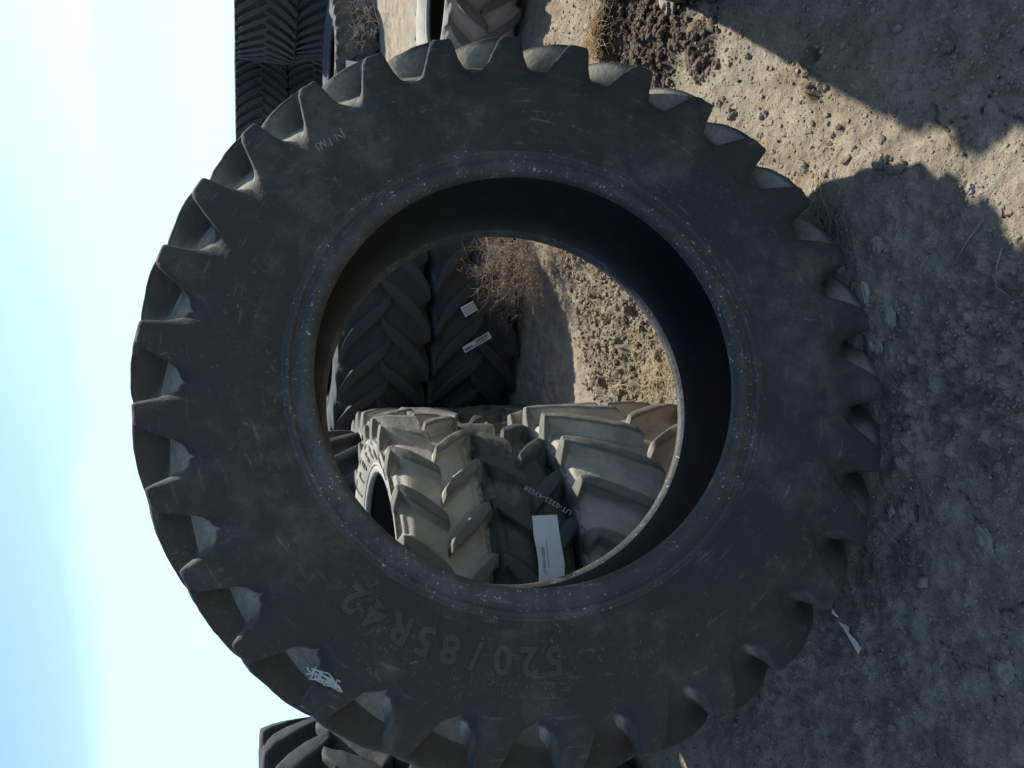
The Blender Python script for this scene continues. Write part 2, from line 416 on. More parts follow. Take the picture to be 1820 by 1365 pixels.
_cache = {}
def tyre(name, s, mats, mw, label, cat='tyre', group=None, phase=0., drop=0.):
    """mw: world matrix with local Z along the axle. drop moves the meshes so that the Empty sits at the base"""
    key = (s['name'], mats)
    if key not in _cache:
        bead, side, Fp, Tp, liner = profiles(s); n = s['nseg']; d = {}
        for sg in (1, -1):
            d['bead', sg] = lathe('bead', bead, sg, n, 26); d['side', sg] = lathe('sidewall', side, sg, n, 18)
            d['floor', sg] = lathe('tread_floor', Fp, sg, n, 22); d['liner', sg] = lathe('inner_liner', liner, sg, n // 2, 16, True)
            
            for q_ in range(4): d['lug%d' % q_, sg] = lug_mesh(s, sg, q_)
            me_ = d['floor', sg]; ww = np.clip(1 - np.arange(22) / 21 * 6 / 1.3, 0, 1)
            at_ = me_.attributes.new('wear', 'FLOAT', 'POINT'); at_.data.foreach_set('value', np.tile(ww, n).astype(np.float32))
            for k_, mt in (('bead', 1), ('side', 0), ('floor', 2), ('liner', 3), ('lug0', 2), ('lug1', 2), ('lug2', 2), ('lug3', 2)): d[k_, sg].materials.append(M[mats[mt]])
        _cache[key] = d
    d = _cache[key]
    t = empty(name, mw); tag(t, label, cat, group)
    T = Matrix.Translation(Vector((0, 0, 0)) if isinstance(drop, float) else Vector(drop))
    for sg in (1, -1):
        for k_, nm in (('bead', 'bead'), ('side', 'sidewall'), ('floor', 'tread_floor'), ('liner', 'inner_liner')):
            o = link(nm, d[k_, sg], t); o.matrix_local = T
        for i in range(s['N']):
            a = phase + (i + (0 if sg > 0 else .5)) * 2 * math.pi / s['N']
            o = link('lug', d['lug%d' % ((i * 7 + i // 3) % 4), sg], t)
            o.matrix_local = T @ Matrix.Rotation(a, 4, 'Z')
    return t

def lying(x, y, z, h, rot=0., tilt=(0, 0)):
    """matrix and drop of a tyre lying flat whose underside is at z; h is its half thickness"""
    mw = Matrix.Translation((x, y, z)) @ Matrix.Rotation(tilt[0], 4, 'X') @ Matrix.Rotation(tilt[1], 4, 'Y') @ Matrix.Rotation(rot, 4, 'Z')
    return mw, (0, 0, h)

# --- the big leaning tyre
BIG = spec(.525, .909, .187, .242, 30, lug=.050, half=.0235, sweep=.25, crown=.036, belly=.5, nseg=300, name='big')
nax = Vector((-.2347, .9554, -.1791)).normalized()
bc = Vector((-.0056, 1.8747, .9186))
zl = -nax; xl_ = nax.cross(Vector((0, 0, 1))).normalized()
if xl_.x < 0: xl_ = -xl_
yl_ = zl.cross(xl_)
RB = Matrix((xl_, yl_, zl)).transposed().to_4x4()
base_pt = bc - yl_ * .909
big = tyre('tractor_tyre', BIG, ('big', 'bead', 'bigtread', 'liner'), Matrix.Translation(base_pt) @ RB,
           'big black tractor tyre standing upright in the foreground with an open centre', 'tractor tyre',
           phase=R_(-2.05), drop=(0, .909, 0))

# --- the two flat tyres stacked behind it, and the wide one in front of them
TA = spec(.325, .52, .115, .140, 20, lug=.046, half=.0155, fil=.85, sweep=.12, sign=-1, nseg=160, over=.06, cexp=1.5, belly=.55, name='A')
TB = spec(.335, .55, .105, .128, 19, lug=.042, half=.018, fil=.85, sweep=.12, sign=-1, nseg=160, over=.06, cexp=1.5, belly=.55, name='B')
TC = spec(.35, .60, .25, .298, 21, lug=.056, half=.016, fil=.9, sweep=.17, sign=-1, nseg=160, over=.06, cexp=1.5, belly=.55, name='C')
TW = spec(.53, .95, .22, .265, 24, lug=.036, half=.034, sweep=.30, sign=1, nseg=160, name='W')
TF = spec(.60, 1.10, .32, .385, 44, lug=.05, half=.030, sweep=.30, sign=1, nseg=140, name='F')
TS = spec(.45, .85, .20, .25, 21, lug=.055, half=.045, fil=.7, sweep=.26, sign=1, nseg=140, name='S')
TR = spec(.33, .60, .17, .215, 22, lug=.04, half=.022, sweep=.18, sign=-1, nseg=140, name='Rr')
TK = spec(.44, .75, .19, .245, 24, lug=.05, half=.026, sweep=.20, sign=1, nseg=120, name='K')

DUST = ('dustyside', 'dustyside', 'dusty', 'liner'); DARK = ('dark', 'dark', 'darktread', 'liner'); MID = ('mid', 'mid', 'midtread', 'liner')
SP = []
def lay(name, s, mats, x, y, z, label, rot=0., tilt=(0, 0), group=None, cat='tyre'):
    h = s['hs'] + .011
    mw, dr = lying(x, y, z, h, rot, tilt)
    return tyre(name, s, mats, mw, label, cat, group, 0., dr)

tC = lay('tyre', TC, DUST, -.685, 2.54, .03, 'wide dusty tan tyre on the ground, bottom of the stack of three behind the opening', R_(2))
tB = lay('tyre', TB, MID, -.70, 2.58, .638, 'dark tyre with a white paper label, between the two dusty tan tyres', R_(5))
tA = lay('tyre', TA, DUST, -.63, 2.59, .904, 'sunlit dusty tan tyre with lettering round its sidewall, topmost behind the opening', R_(3))
# dark wall of big tyres lying two high
tW1 = lay('tyre', TW, DARK, .50, 5.12, .0, 'lower black tyre of the dark pair, behind the dry bush, with two white stickers', R_(4))
tW2 = lay('tyre', TW, DARK, .46, 5.16, .556, 'upper black tyre of the dark pair seen through the opening, without stickers', R_(12))
lay('tyre', TW, DARK, -1.50, 6.02, .0, 'lower black tyre hidden behind the dusty stack', R_(4), group='black tyres behind the dusty stack')
lay('tyre', TK, MID, -.88, 4.03, .0, 'lowest tyre of the pile tucked between the dusty stack and the dark tyres', R_(4), group='pile behind the dusty stack')
lay('tyre', TR, DARK, -.84, 4.03, 1.024, 'dark tyre added on top of the pile behind the dusty stack to shade the ground', R_(2), group='pile behind the dusty stack')  # extra tier, added to shade a sunlit patch of ground
lay('tyre', TK, DUST, -.88, 4.03, .512, 'dusty middle tyre showing a sliver behind the topmost dusty tyre', R_(9), group='pile behind the dusty stack')
lay('tyre', TW, DARK, -1.50, 6.02, .556, 'upper black tyre behind the dusty stack, left of the dark pair', R_(9), group='black tyres behind the dusty stack')
# stack at the left edge
for k in range(3):
    lay('tyre', TS, DARK, -2.38 + .02 * k, 3.3 - .015 * k, .0 + k * .524,
        ['bottom black tyre of the stack of three at the lower photo edge',
         'middle black tyre of the stack of three at the lower photo edge',
         'topmost black tyre of the stack of three at the lower photo edge'][k], R_(7 * k), group='stack of three black tyres')
# far stacks at the right
lay('tyre', TF, DARK, 5.9, 10.9, .0, 'lower huge black tyre of the far pair at the top edge of the photo', 0, group='far pairs of huge black tyres')
lay('tyre', TF, DARK, 5.75, 10.85, .795, 'upper huge black tyre of the far pair at the top edge of the photo', R_(4), group='far pairs of huge black tyres')
lay('tyre', TF, DARK, 4.6, 13.2, .0, 'lower huge black tyre of the farthest pair, beside the big tyre lugs', R_(2), group='far pairs of huge black tyres')
lay('tyre', TF, DARK, 4.6, 13.2, .795, 'upper huge black tyre of the farthest pair, next to the sky with sunlit lug ends', R_(5), group='far pairs of huge black tyres')
tS = lay('tyre', TK, MID, 4.0, 9.35, .0, 'black tyre with a small white sticker, in front of the far pairs', R_(5))
# sunlit tyre at the right
tR = lay('tyre', TR, DUST, 2.45, 4.55, .0, 'pale sunlit tyre lying flat on the bare ground at the top edge of the photo', R_(5), tilt=(R_(-3), 0))

# the stacks just outside the frame on the right, whose shadows cross the ground
for k in range(3):
    lay('tyre', TK, MID, 2.05, 1.95, k * .512, ['bottom', 'middle', 'top'][k] + ' tyre of the tall stack just outside the frame beside the big tyre', R_(8 * k), group='stack that shades the ground')
for k in range(2):
    lay('tyre', TR, MID, 2.66, 3.2, k * .452, ['lower', 'upper'][k] + ' tyre of the low stack behind the tall one outside the frame', R_(8 * k), group='low stack that shades the ground')

# ------------------------------------------------------------------ loose earth, stones and gravel
def ico(sub=1):
    bm = bmesh.new(); bmesh.ops.create_icosphere(bm, subdivisions=sub, radius=1.)
    V = np.array([v.co[:] for v in bm.verts]); F = np.array([[v.index for v in f.verts] for f in bm.faces]); bm.free()
    return V, F
I0 = ico(1); I1 = ico(2)
def blocked(x, y):
    return (abs(x) < .95 and 1.62 < y < 1.9 and False)
def scatter(name, n, region, size, mat, flatten=.65, base=I0, sink=.3, kind='stuff', moundy=False):
    Vs = []; Fs = []; off = 0; cnt = 0; tries = 0
    while cnt < n and tries < n * 40:
        tries += 1
        x, y = region()
        if moundy:
            _, mo, ro = mound_w(np.array([x]), np.array([y]))
            if ro[0] < random.random(): continue
        s_ = size()
        z = float(gheight(x, y))
        v = base[0] * (1 + .28 * (rng.random((len(base[0]), 1)) - .5) * 2) * [1, .75 + .3 * random.random(), flatten]
        a = random.random() * 6.28; ca, sa = math.cos(a), math.sin(a)
        v = v @ np.array([[ca, sa, 0], [-sa, ca, 0], [0, 0, 1]]) * s_
        Vs.append(v + [x, y, z + s_ * flatten * (1 - 2 * sink) * .6]); Fs.append(base[1] + off); off += len(v); cnt += 1
    me = mesh_np(name, np.vstack(Vs), np.vstack(Fs), False)
    return link(name, me, mat=mat)
def reg_near():
    y = .95 + random.random() ** 1.6 * 2.2
    return (random.uniform(-.62, .60) * (y + .55) * 1.05, y)
def reg_hole(): return (random.uniform(-.3, 1.3), random.uniform(2.2, 3.7))
def reg_right(): return (random.uniform(.6, 2.0), random.uniform(1.5, 4.2))
def logsize(a, b): return lambda: a * (b / a) ** (random.random() ** 2.2)
tag(scatter('gravel', 13000, reg_near, logsize(.0018, .006), M['pebble']), 'fine pebbles scattered over the dry clay', 'gravel', kind='stuff')
tag(scatter('gravel', 4500, reg_right, logsize(.003, .010), M['pebble']), 'coarser pebbles on the sunlit strip of ground', 'gravel', kind='stuff')
tag(scatter('dirt_clods', 1300, reg_near, logsize(.004, .013), M['clod'], .6, I1), 'crumbs of dry earth around the foot of the big tyre', 'dirt clods', kind='stuff')
M['wet'] = flat('damp_dirt', (.125, .10, .075), .95, .05, .6, 40)
tag(scatter('dirt_clods', 1500, lambda: (random.uniform(1.05, 2.), random.uniform(2., 3.3)), logsize(.005, .020), M['wet'], .7, I1, moundy=True),
    'dark damp crumbs of the earth heap beside the big tyre', 'dirt clods', kind='stuff')
tag(scatter('dirt_clods', 3600, lambda: (random.uniform(-.4, 1.2), random.uniform(2.2, 3.7)), logsize(.004, .017), M['clod'], .7, I1, moundy=True),
    'heaped crumbs of broken earth behind the big tyre', 'dirt clods', kind='stuff')

def stone(name, x, y, s_, mat, label, cat='stone', sq=(1, .8, .55), rot=0., group=None, boxy=False):
    if boxy:
        bm = bmesh.new(); bmesh.ops.create_cube(bm, size=1.7)
        bmesh.ops.bevel(bm, geom=bm.edges[:] , offset=.22, segments=2, affect='EDGES')
        bmesh.ops.subdivide_edges(bm, edges=bm.edges[:], cuts=1)
        V = np.array([v.co[:] for v in bm.verts]); F = [[v.index for v in f.verts] for f in bm.faces]; bm.free()
        V = V * (1 + .07 * (rng.random((len(V), 1)) - .5) * 2)
    else:
        V, F = ico(4); k = rng.random(3) * 50
        V = V * (1 + .75 * (fbm(V[:, 0] * 1.6 + k[0], V[:, 1] * 1.6 + V[:, 2] * 1.9 + k[1], 4, .6))[:, None])
    V = V * np.array(sq) * s_
    me = mesh_np(name, V, F, not boxy)
    o = link(name, me, mat=mat); o.location = (x, y, float(gheight(x, y)) + s_ * sq[2] * .15); o.rotation_euler = (R_(random.uniform(-8, 8)), R_(random.uniform(-8, 8)), rot)
    tag(o, label, cat, group); return o

# ------------------------------------------------------------------ stroke and decal helpers
def tube(pts, rad, sides=4, taper=1.):
    P = [Vector(p) for p in pts]; V = []; F = []
    for i, p in enumerate(P):
        d = (P[min(i + 1, len(P) - 1)] - P[max(i - 1, 0)]).normalized()
        a = d.orthogonal().normalized(); b = d.cross(a)
        r = rad * (1 + (taper - 1) * i / max(1, len(P) - 1))
        for k in range(sides):
            t = 2 * math.pi * k / sides; V.append(p + (a * math.cos(t) + b * math.sin(t)) * r)
    for i in range(len(P) - 1):
        for k in range(sides):
            F.append((i * sides + k, i * sides + (k + 1) % sides, (i + 1) * sides + (k + 1) % sides, (i + 1) * sides + k))
    return V, F
def join(parts):
    V = []; F = []
    for v, f in parts:
        o = len(V); V += list(v); F += [tuple(i + o for i in q) for q in f]
    return V, F

def text_mesh(txt, size, depth=0., bold=0.):
    c = bpy.data.curves.new('t', 'FONT'); c.body = txt; c.size = size; c.offset = bold; c.extrude = depth; c.resolution_u = 3
    c.align_x = 'CENTER'; c.align_y = 'CENTER'
    o = bpy.data.objects.new('t', c); col.objects.link(o)
    dg = bpy.context.evaluated_depsgraph_get(); dg.update()
    me = bpy.data.meshes.new_from_object(o.evaluated_get(dg))
    bpy.data.objects.remove(o)
    bm = bmesh.new(); bm.from_mesh(me)
    bmesh.ops.triangulate(bm, faces=bm.faces[:])
    for _ in range(2):
        long = [e for e in bm.edges if e.calc_length() > size * .35]
        if long: bmesh.ops.subdivide_edges(bm, edges=long, cuts=1); bmesh.ops.triangulate(bm, faces=bm.faces[:])
    V = [tuple(v.co) for v in bm.verts]; F = [[v.index for v in f.verts] for f in bm.faces]; bm.free()
    return V, F
def rect(wd, ht, nxx=14, nyy=4):
    V = [((i / nxx - .5) * wd, (j / nyy - .5) * ht, 0) for j in range(nyy + 1) for i in range(nxx + 1)]
    F = [(j * (nxx + 1) + i, j * (nxx + 1) + i + 1, (j + 1) * (nxx + 1) + i + 1, (j + 1) * (nxx + 1) + i) for j in range(nyy) for i in range(nxx)]
    return V, F
def on_tread(VF, th, z, ang, rad, sgn=1):
    """wrap a flat (x right, y up) drawing on a cylinder about local Z; seen from outside with +Z up"""
    ca, sa = math.cos(ang), math.sin(ang); out = []
    for x, y, d in VF[0]:
        X_, Y_ = x * ca - y * sa, x * sa + y * ca
        a = th + X_ / rad; r = rad + d
        out.append((r * math.cos(a), r * math.sin(a), z + Y_))
    return out, VF[1]
def surf_z(s, r, lug=False):
    bead, side, Fp, Tp, _ = profiles(s)
    P = np.vstack([interp(bead, np.linspace(.2, 1, 40)), interp(side, np.linspace(0, 1, 40)), interp(Tp, np.linspace(0, .45, 40))])
    P = P[np.argsort(P[:, 1])]
    return float(np.interp(r, P[:, 1], P[:, 0]))
def on_side(VF, s, th, r0_, ang, bend=True, lift=.0008):
    """lay a drawing on the +Z sidewall; x runs clockwise (text with its top outwards) when bend"""
    out = []
    for x, y, d in VF[0]:
        if bend:
            r = r0_ + y; a = th - x / r0_
            p = (r * math.cos(a), r * math.sin(a))
        else:
            ca, sa = math.cos(ang), math.sin(ang); cx, cy = r0_ * math.cos(th), r0_ * math.sin(th)
            p = (cx + x * ca - y * sa, cy + x * sa + y * ca); r = math.hypot(*p)
        out.append((p[0], p[1], surf_z(s, r) + lift + d))
    return out, VF[1]
def put(name, VF, parent, mat, off=(0, 0, 0), smooth=False):
    V = [(a + off[0], b + off[1], c + off[2]) for a, b, c in VF[0]]
    return link(name, mesh_np(name, V, VF[1], smooth), parent, mat)
def stroke_flat(lines, wd):
    """polylines in the plane -> thin ribbons with a little height"""
    parts = []
    for ln in lines:
        P = [Vector((a, b, 0)) for a, b in ln]
        Q = []
        for i in range(len(P) - 1):
            for k in range(3): Q.append(P[i].lerp(P[i + 1], k / 3))
        Q.append(P[-1]); V = []; F = []
        for i, p in enumerate(Q):
            d = (Q[min(i + 1, len(Q) - 1)] - Q[max(i - 1, 0)]); d = d.normalized() if d.length > 0 else Vector((1, 0, 0))
            nn = Vector((-d.y, d.x, 0)) * wd * .5 * random.uniform(.75, 1.15)
            V += [p - nn, p + Vector((0, 0, wd * .12)), p + nn]
        for i in range(len(Q) - 1):
            F += [(3 * i, 3 * i + 3, 3 * i + 4, 3 * i + 1), (3 * i + 1, 3 * i + 4, 3 * i + 5, 3 * i + 2)]
        parts.append((V, F))
    return join(parts)
# ------------------------------------------------------------------ writing on the big tyre
BO = (0, .909, 0)
SN = [[(.6003, .4962), (.6024, .5072), (.5939, .5101), (.5876, .503), (.5791, .5007)], [(.5855, .495), (.6088, .4977), (.5918, .4837), (.613, .4873)],
      [(.5955, .4688), (.6169, .4758)], [(.6088, .4533), (.628, .4618), (.6174, .4343), (.6453, .448)]]
SC = [[(-.6249, .5576), (-.6331, .5542), (-.6391, .5445), (-.6478, .5523), (-.6514, .5425), (-.6372, .5407)], [(-.6383, .5606), (-.6385, .5495), (-.6275, .5404), (-.6435, .5484)],
      [(-.6289, .5491), (-.6355, .5345), (-.6428, .5148), (-.6639, .5008), (-.6771, .4914)], [(-.6487, .5449), (-.6536, .5253), (-.6674, .5109), (-.6804, .4941)],
      [(-.6397, .5396), (-.6506, .5301), (-.6632, .5257), (-.6521, .5177), (-.6647, .5133), (-.6585, .5055), (-.6735, .5012)],
      [(-.6323, .5405), (-.6413, .5272), (-.6517, .5401), (-.6608, .5256)], [(-.6437, .5273), (-.6548, .5154), (-.6632, .5257), (-.6678, .5085)],
      [(-.6524, .5152), (-.6681, .506), (-.657, .498), (-.6612, .4932)], [(-.6609, .5056), (-.6822, .4892)], [(-.6403, .5347), (-.6527, .5128), (-.672, .4937)]]
def drop_on_side(VF, s, lift):
    return [(x, y, surf_z(s, math.hypot(x, y)) + lift + d) for x, y, d in VF[0]], VF[1]
put('scratched_letters', drop_on_side(stroke_flat([[(a * .968, b * .968) for a, b in q_] for q_ in SN], .0030), BIG, .0016), big, M['scratch'], BO)
put('chalk_scribble', drop_on_side(stroke_flat(SC, .0032), BIG, .0045), big, M['chalk'], BO)
M['emb'] = rubber('embossed_rubber', (.050, .051, .050), (.11, .108, .10), .44, .68)
x_ = 177.0
for ch, wd in (('5', 4.7), ('2', 5.0), ('0', 5.0), ('/', 4.9), ('8', 4.9), ('5', 4.9), ('R', 5.2), ('4', 4.9), ('2', 4.9)):
    VF = text_mesh(ch, .082, .0, .0025)
    V_, F_ = VF
    # raised glyph: thin plate with a lip
    o = put('size_digit', on_side(([(a, b, 0.) for a, b, c in V_], F_), BIG, R_(x_), .676, 0, True, .0022), big, M['emb'], BO)
    sol = o.modifiers.new('thickness', 'SOLIDIFY'); sol.thickness = .0026; sol.offset = -1
    x_ -= wd
# fine mould lines and vent hairs across the lower sidewall
for a in (190., 178., 165.6, 153.2, 141., 129., 62., 35., -8., -32., -58., 100., 212., 228.):
    L = random.uniform(.02, .045); r1 = .60 + random.uniform(0, .02)
    pts = [(r * math.cos(R_(a)), r * math.sin(R_(a)), surf_z(BIG, r) + .0003) for r in np.linspace(r1, r1 + L, 5)]
    put('mould_line', tube(pts, .0008), big, M['emb'], BO)
# torn chips and scuffs in a band on the sidewall
parts = []
def chip(a, r, s_):
    k = random.randint(5, 8); V_ = []; c0 = (r * math.cos(a), r * math.sin(a))
    ph = random.random() * 6
    for i in range(k):
        t = ph + 2 * math.pi * i / k; q = s_ * random.uniform(.45, 1.2)
        V_.append((c0[0] + q * math.cos(t) * 1.0, c0[1] + q * math.sin(t) * .55))
    V3 = [(x, y, surf_z(BIG, math.hypot(x, y)) - .0004) for x, y in V_] + [(c0[0], c0[1], surf_z(BIG, r) + random.uniform(.0006, .0025))]
    parts.append((V3, [(i, (i + 1) % k, k) for i in range(k)]))
for i in range(380):
    a = R_(random.gauss(168, 17)); r = random.gauss(.735 - .0009 * abs(math.degrees(a) - 160), .022)
    if r < .80: chip(a, r, random.uniform(.001, .0065))
for i in range(160):
    a = R_(random.uniform(0, 360)); chip(a, random.uniform(.62, .80), random.uniform(.0008, .003))
for i in range(60):
    a = R_(random.gauss(72 + 40, 8)); chip(a, random.gauss(.60, .01), random.uniform(.0008, .0035))
M['torn'] = rubber('torn_rubber_flakes', (.058, .058, .055), (.12, .118, .108), .42, .62)
put('torn_rubber', join(parts), big, M['torn'], BO)
tg = [o for o in big.children if o.name.startswith('torn_rubber')][0]; tg['kind'] = 'stuff'

# ------------------------------------------------------------------ lettering on the dusty tyre, labels on the others
hA = TA['hs'] + .011
for i, ch in enumerate('Firestone'):
    # reads clockwise from above, tops outwards; the last letters face the opening
    a = R_(70 - 12.4 * i)
    o = put('raised_letter', on_side(text_mesh(ch, .080, 0, .001), TA, a - R_(3), .402, 0, True, .003), tA, M['letter'], (0, 0, hA))
    sol = o.modifiers.new('thickness', 'SOLIDIFY'); sol.thickness = .0024; sol.offset = -1
for i, ch in enumerate('®'):
    put('raised_letter', on_side(text_mesh(ch, .035), TA, R_(-47), .415, 0, True, .003), tA, M['letter'], (0, 0, hA))

hB = TB['hs'] + .011; rot_B = R_(5)
def decal_B(name, VF, th, z, ang, mat, rad=TB['R'] + .0135, par=None):
    return put(name, on_tread(VF, th - rot_B, 0, ang, rad), par or tB, mat, (0, 0, z - .638))
rl = rect(.205, .084, 26, 3); rl = ([(x, y + .002 * math.sin(x * 45), .0012 * math.sin(x * 70 + y * 20) + .0012) for x, y, d in rl[0]], rl[1])
lab = decal_B('paper_label', rl, R_(-69.0), .764, R_(-2), M['paper'])
def on_lab(VF, dx, dy, ang=R_(-2), rad=TB['R'] + .0170):
    c, s_ = math.cos(ang), math.sin(ang)
    V_ = [((x + dx), (y + dy), d) for x, y, d in VF[0]]
    return on_tread((V_, VF[1]), R_(-69.0) - rot_B, 0, ang, rad)
put('label_print', on_lab(text_mesh('UT-0322-43520', .0125), -.036, .021), lab, M['print'], (0, 0, .764 - .638))
put('label_print', on_lab(rect(.080, .0012, 8, 1), -.018, .008), lab, M['print'], (0, 0, .764 - .638))
# marker writing on the lug beside the label
put('marker_writing', on_tread(text_mesh('UT-0322-43528', .026), R_(-53.4) - rot_B, 0, R_(52), TB['R'] + .0135), tB, M['chalk'], (0, 0, .733 - .638))

hW = TW['hs'] + .011
def decal_W(name, VF, th, z, ang, mat, rad=TW['R'] + .0125, par=None):
    return put(name, on_tread(VF, th - R_(4), 0, ang, rad), par or tW1, mat, (0, 0, z))
s1 = decal_W('sticker', rect(.185, .042, 14, 2), R_(-105.0), .295, R_(-59), M['paper'])
bars = []; x0 = -.01
while x0 < .075:
    wd = random.choice([.0016, .0026, .004]); bars.append(([(x0, -.004, 0), (x0 + wd, -.004, 0), (x0 + wd, .016, 0), (x0, .016, 0)], [(0, 1, 2, 3)])); x0 += wd + random.choice([.0014, .0024])
decal_W('barcode', join(bars), R_(-105.0), .295, R_(-59), M['print'], TW['R'] + .0135, s1)
bars = [([(-.085 + .011 * i, -.014, 0), (-.085 + .011 * i + .007, -.014, 0), (-.085 + .011 * i + .007, -.007 + .012 * (i < 5), 0), (-.085 + .011 * i, -.007 + .012 * (i < 5), 0)], [(0, 1, 2, 3)]) for i in range(14)]
decal_W('label_print', join(bars), R_(-105.0), .295, R_(-59), M['print'], TW['R'] + .0135, s1)
s2 = decal_W('sticker', rect(.088, .062, 8, 2), R_(-93.2), .350, R_(-61), M['paper'])
bars = []
for j in range(4):
    x0 = -.036
    while x0 < .034:
        wd = random.uniform(.003, .009); y0 = .02 - .012 * j
        bars.append(([(x0, y0 - .006, 0), (min(x0 + wd, .037), y0 - .006, 0), (min(x0 + wd, .037), y0, 0), (x0, y0, 0)], [(0, 1, 2, 3)])); x0 += wd + .004
decal_W('label_print', join(bars), R_(-93.2), .350, R_(-61), M['print'], TW['R'] + .0135, s2)
# white sticker on the black tyre with the pale rim
put('sticker', on_tread(rect(.13, .19, 4, 4), R_(-118), 0, 0, TK['R'] + .012), tS, M['paper'], (0, 0, .30))

# ------------------------------------------------------------------ stones one can tell apart
stone('concrete_chunk', .225, 1.545, .034, M['conc'], 'pale angular concrete chunk lying against the foot of the big tyre', 'stone', (1.25, .75, .45), R_(10), boxy=True)
stone('pebble', .441, 1.252, .012, M['conc'], 'round white pebble on the sunlit strip of clay', 'pebble', (1, .85, .8))
stone('stone', -.356, 1.494, .015, M['stone'], 'small grey stone on the shaded clay below the big tyre', 'stone', (1, .9, .7))
stone('flat_stone', -.382, 1.235, .032, M['stone'], 'long flat grey stone half sunk in the shaded clay', 'stone', (1.1, .55, .35), R_(40))
stone('stone', -.675, 1.195, .026, M['stone'], 'rounded grey stone in the shaded clay at the lower right corner', 'stone', (1, .9, .5))
stone('stone', .155, 1.47, .024, M['conc'], 'pale crumbling clump of earth next to the concrete chunk', 'clod', (1.3, .8, .5), .4)
stone('stone', .09, 1.52, .026, M['stone'], 'dull grey stone between the concrete chunk and the lugs', 'stone', (1.4, .8, .4), .9)
stone('stone', .35, 1.50, .022, M['stone'], 'round stone beside the dry grass at the foot of the tyre', 'stone', (1, .9, .6), .4)
stone('clod', .575, 1.50, .022, M['clod'], 'dark clod of earth at the edge of the tyre shadow, nearer the tyre', 'clod', (1, .9, .7), .4)
stone('clod', .545, 1.455, .025, M['clod'], 'dark clod of earth at the edge of the tyre shadow, farther from the tyre', 'clod', (1.2, .8, .7), 1.4)
stone('rock', 1.47, 2.45, .06, M['stone'], 'brown rock on the dark heap of earth beyond the tyre', 'stone', (1.2, .8, .6), .5)
cl = [(1.75, 3.0), (.86, 1.98), (.66, 1.78), (.90, 2.12), (.72, 1.66), (.60, 1.62), (.30, 1.36), (.10, 1.30), (-.1, 1.38), (-.5, 1.38), (.98, 2.2), (1.08, 2.05),
      (.80, 1.3), (.92, 1.45), (-.2, 1.18)]
cl_lab = ['clod beside the golden grass tuft at the top edge of the photo', 'clod on the sunlit strip just below the dark earth heap',
          'clod in full sun, the one closest to the lugs on the sunlit strip', 'clod on the sunlit strip touching the dark earth heap',
          'clod halfway along the sunlit strip, between the two shadows', 'clod in the sun just above the dull grass tuft',
          'clod in the tyre shadow beside the straight dark twig', 'clod in the tyre shadow beside the thin bent stalk',
          'clod on the shaded clay straight below the concrete chunk', 'clod on the shaded clay left of the small grey stone, nearer the painted sun slivers',
          'clod on the edge of the right hand shadow next to the dark heap', 'clod in the right hand shadow nearest to the dark heap',
          'clod deep in the right hand shadow at the right edge of the photo', 'clod in the middle of the right hand shadow',
          'clod on the shaded clay between the thin stalk and the flat stone']
for (x, y), lb_ in zip(cl, cl_lab):
    stone('clod', x + random.uniform(-.02, .02), y + random.uniform(-.02, .02), random.uniform(.010, .022), random.choice([M['clod'], M['stone']]),
          lb_, 'clod', (1, random.uniform(.7, 1), random.uniform(.5, .8)), random.random() * 6, 'small clods strewn over the clay')

def sun_sliver(pts, label, zz=.004):  # thin pale piece laid on the clay in place of a sunlight sliver
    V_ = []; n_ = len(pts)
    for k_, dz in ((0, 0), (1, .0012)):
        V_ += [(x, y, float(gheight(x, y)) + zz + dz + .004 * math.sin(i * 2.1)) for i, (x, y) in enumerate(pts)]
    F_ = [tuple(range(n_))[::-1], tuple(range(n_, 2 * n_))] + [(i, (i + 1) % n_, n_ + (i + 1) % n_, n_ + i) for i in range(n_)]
    tag(link('sun_sliver_piece', mesh_np('sun_sliver_piece', V_, F_, False), mat=M['sun_sliver']), label, 'litter')
M['sun_sliver'] = flat('pale_sun_sliver', (.80, .78, .68), .8, .2, .25, 60)  # near-white colour stands in for sunlight on the ground
sun_sliver([(-.700, 1.672), (-.712, 1.655), (-.735, 1.640), (-.752, 1.612), (-.768, 1.596), (-.752, 1.592), (-.735, 1.610), (-.722, 1.632), (-.708, 1.640)], 'larger painted sliver of sunlight lying on the shaded clay below the lugs')
sun_sliver([(-.668, 1.700), (-.682, 1.690), (-.690, 1.672), (-.683, 1.670), (-.674, 1.686)], 'small painted sliver of sunlight between the larger sliver and the lugs')
sun_sliver([(-.622, 1.738), (-.634, 1.728), (-.640, 1.712), (-.632, 1.714), (-.622, 1.726)], 'smallest painted sliver of sunlight, nearest to the lugs')

# ------------------------------------------------------------------ dry grass, straw and twigs
def blade(x, y, L, ang, lift, bend, rad, z0=None, seg=6):
    z0 = float(gheight(x, y)) if z0 is None else z0
    pts = []
    for i in range(seg):
        t = i / (seg - 1); a = ang + bend * t
        pts.append((x + L * t * math.cos(a) * math.cos(lift * (1 - .6 * t)), y + L * t * math.sin(a) * math.cos(lift * (1 - .6 * t)), z0 + .003 + L * math.sin(lift) * t * (1 - .45 * t)))
    return tube(pts, rad, 3, .35)
def tuft(name, x, y, n, L, rad, mat, label, spread=.05, lift=(.2, 1.2), ang=(0, 6.28), group=None, cat='dry grass'):
    ps = []
    for _ in range(n):
        bx = x + random.gauss(0, spread); by = y + random.gauss(0, spread)
        ps.append(blade(bx, by, L * random.uniform(.4, 1.1), random.uniform(*ang), random.uniform(*lift), random.uniform(-.6, .6), rad * random.uniform(.6, 1.2)))
    V_, F_ = join(ps)
    return tag(link(name, mesh_np(name, V_, F_, True), mat=mat), label, cat, group)
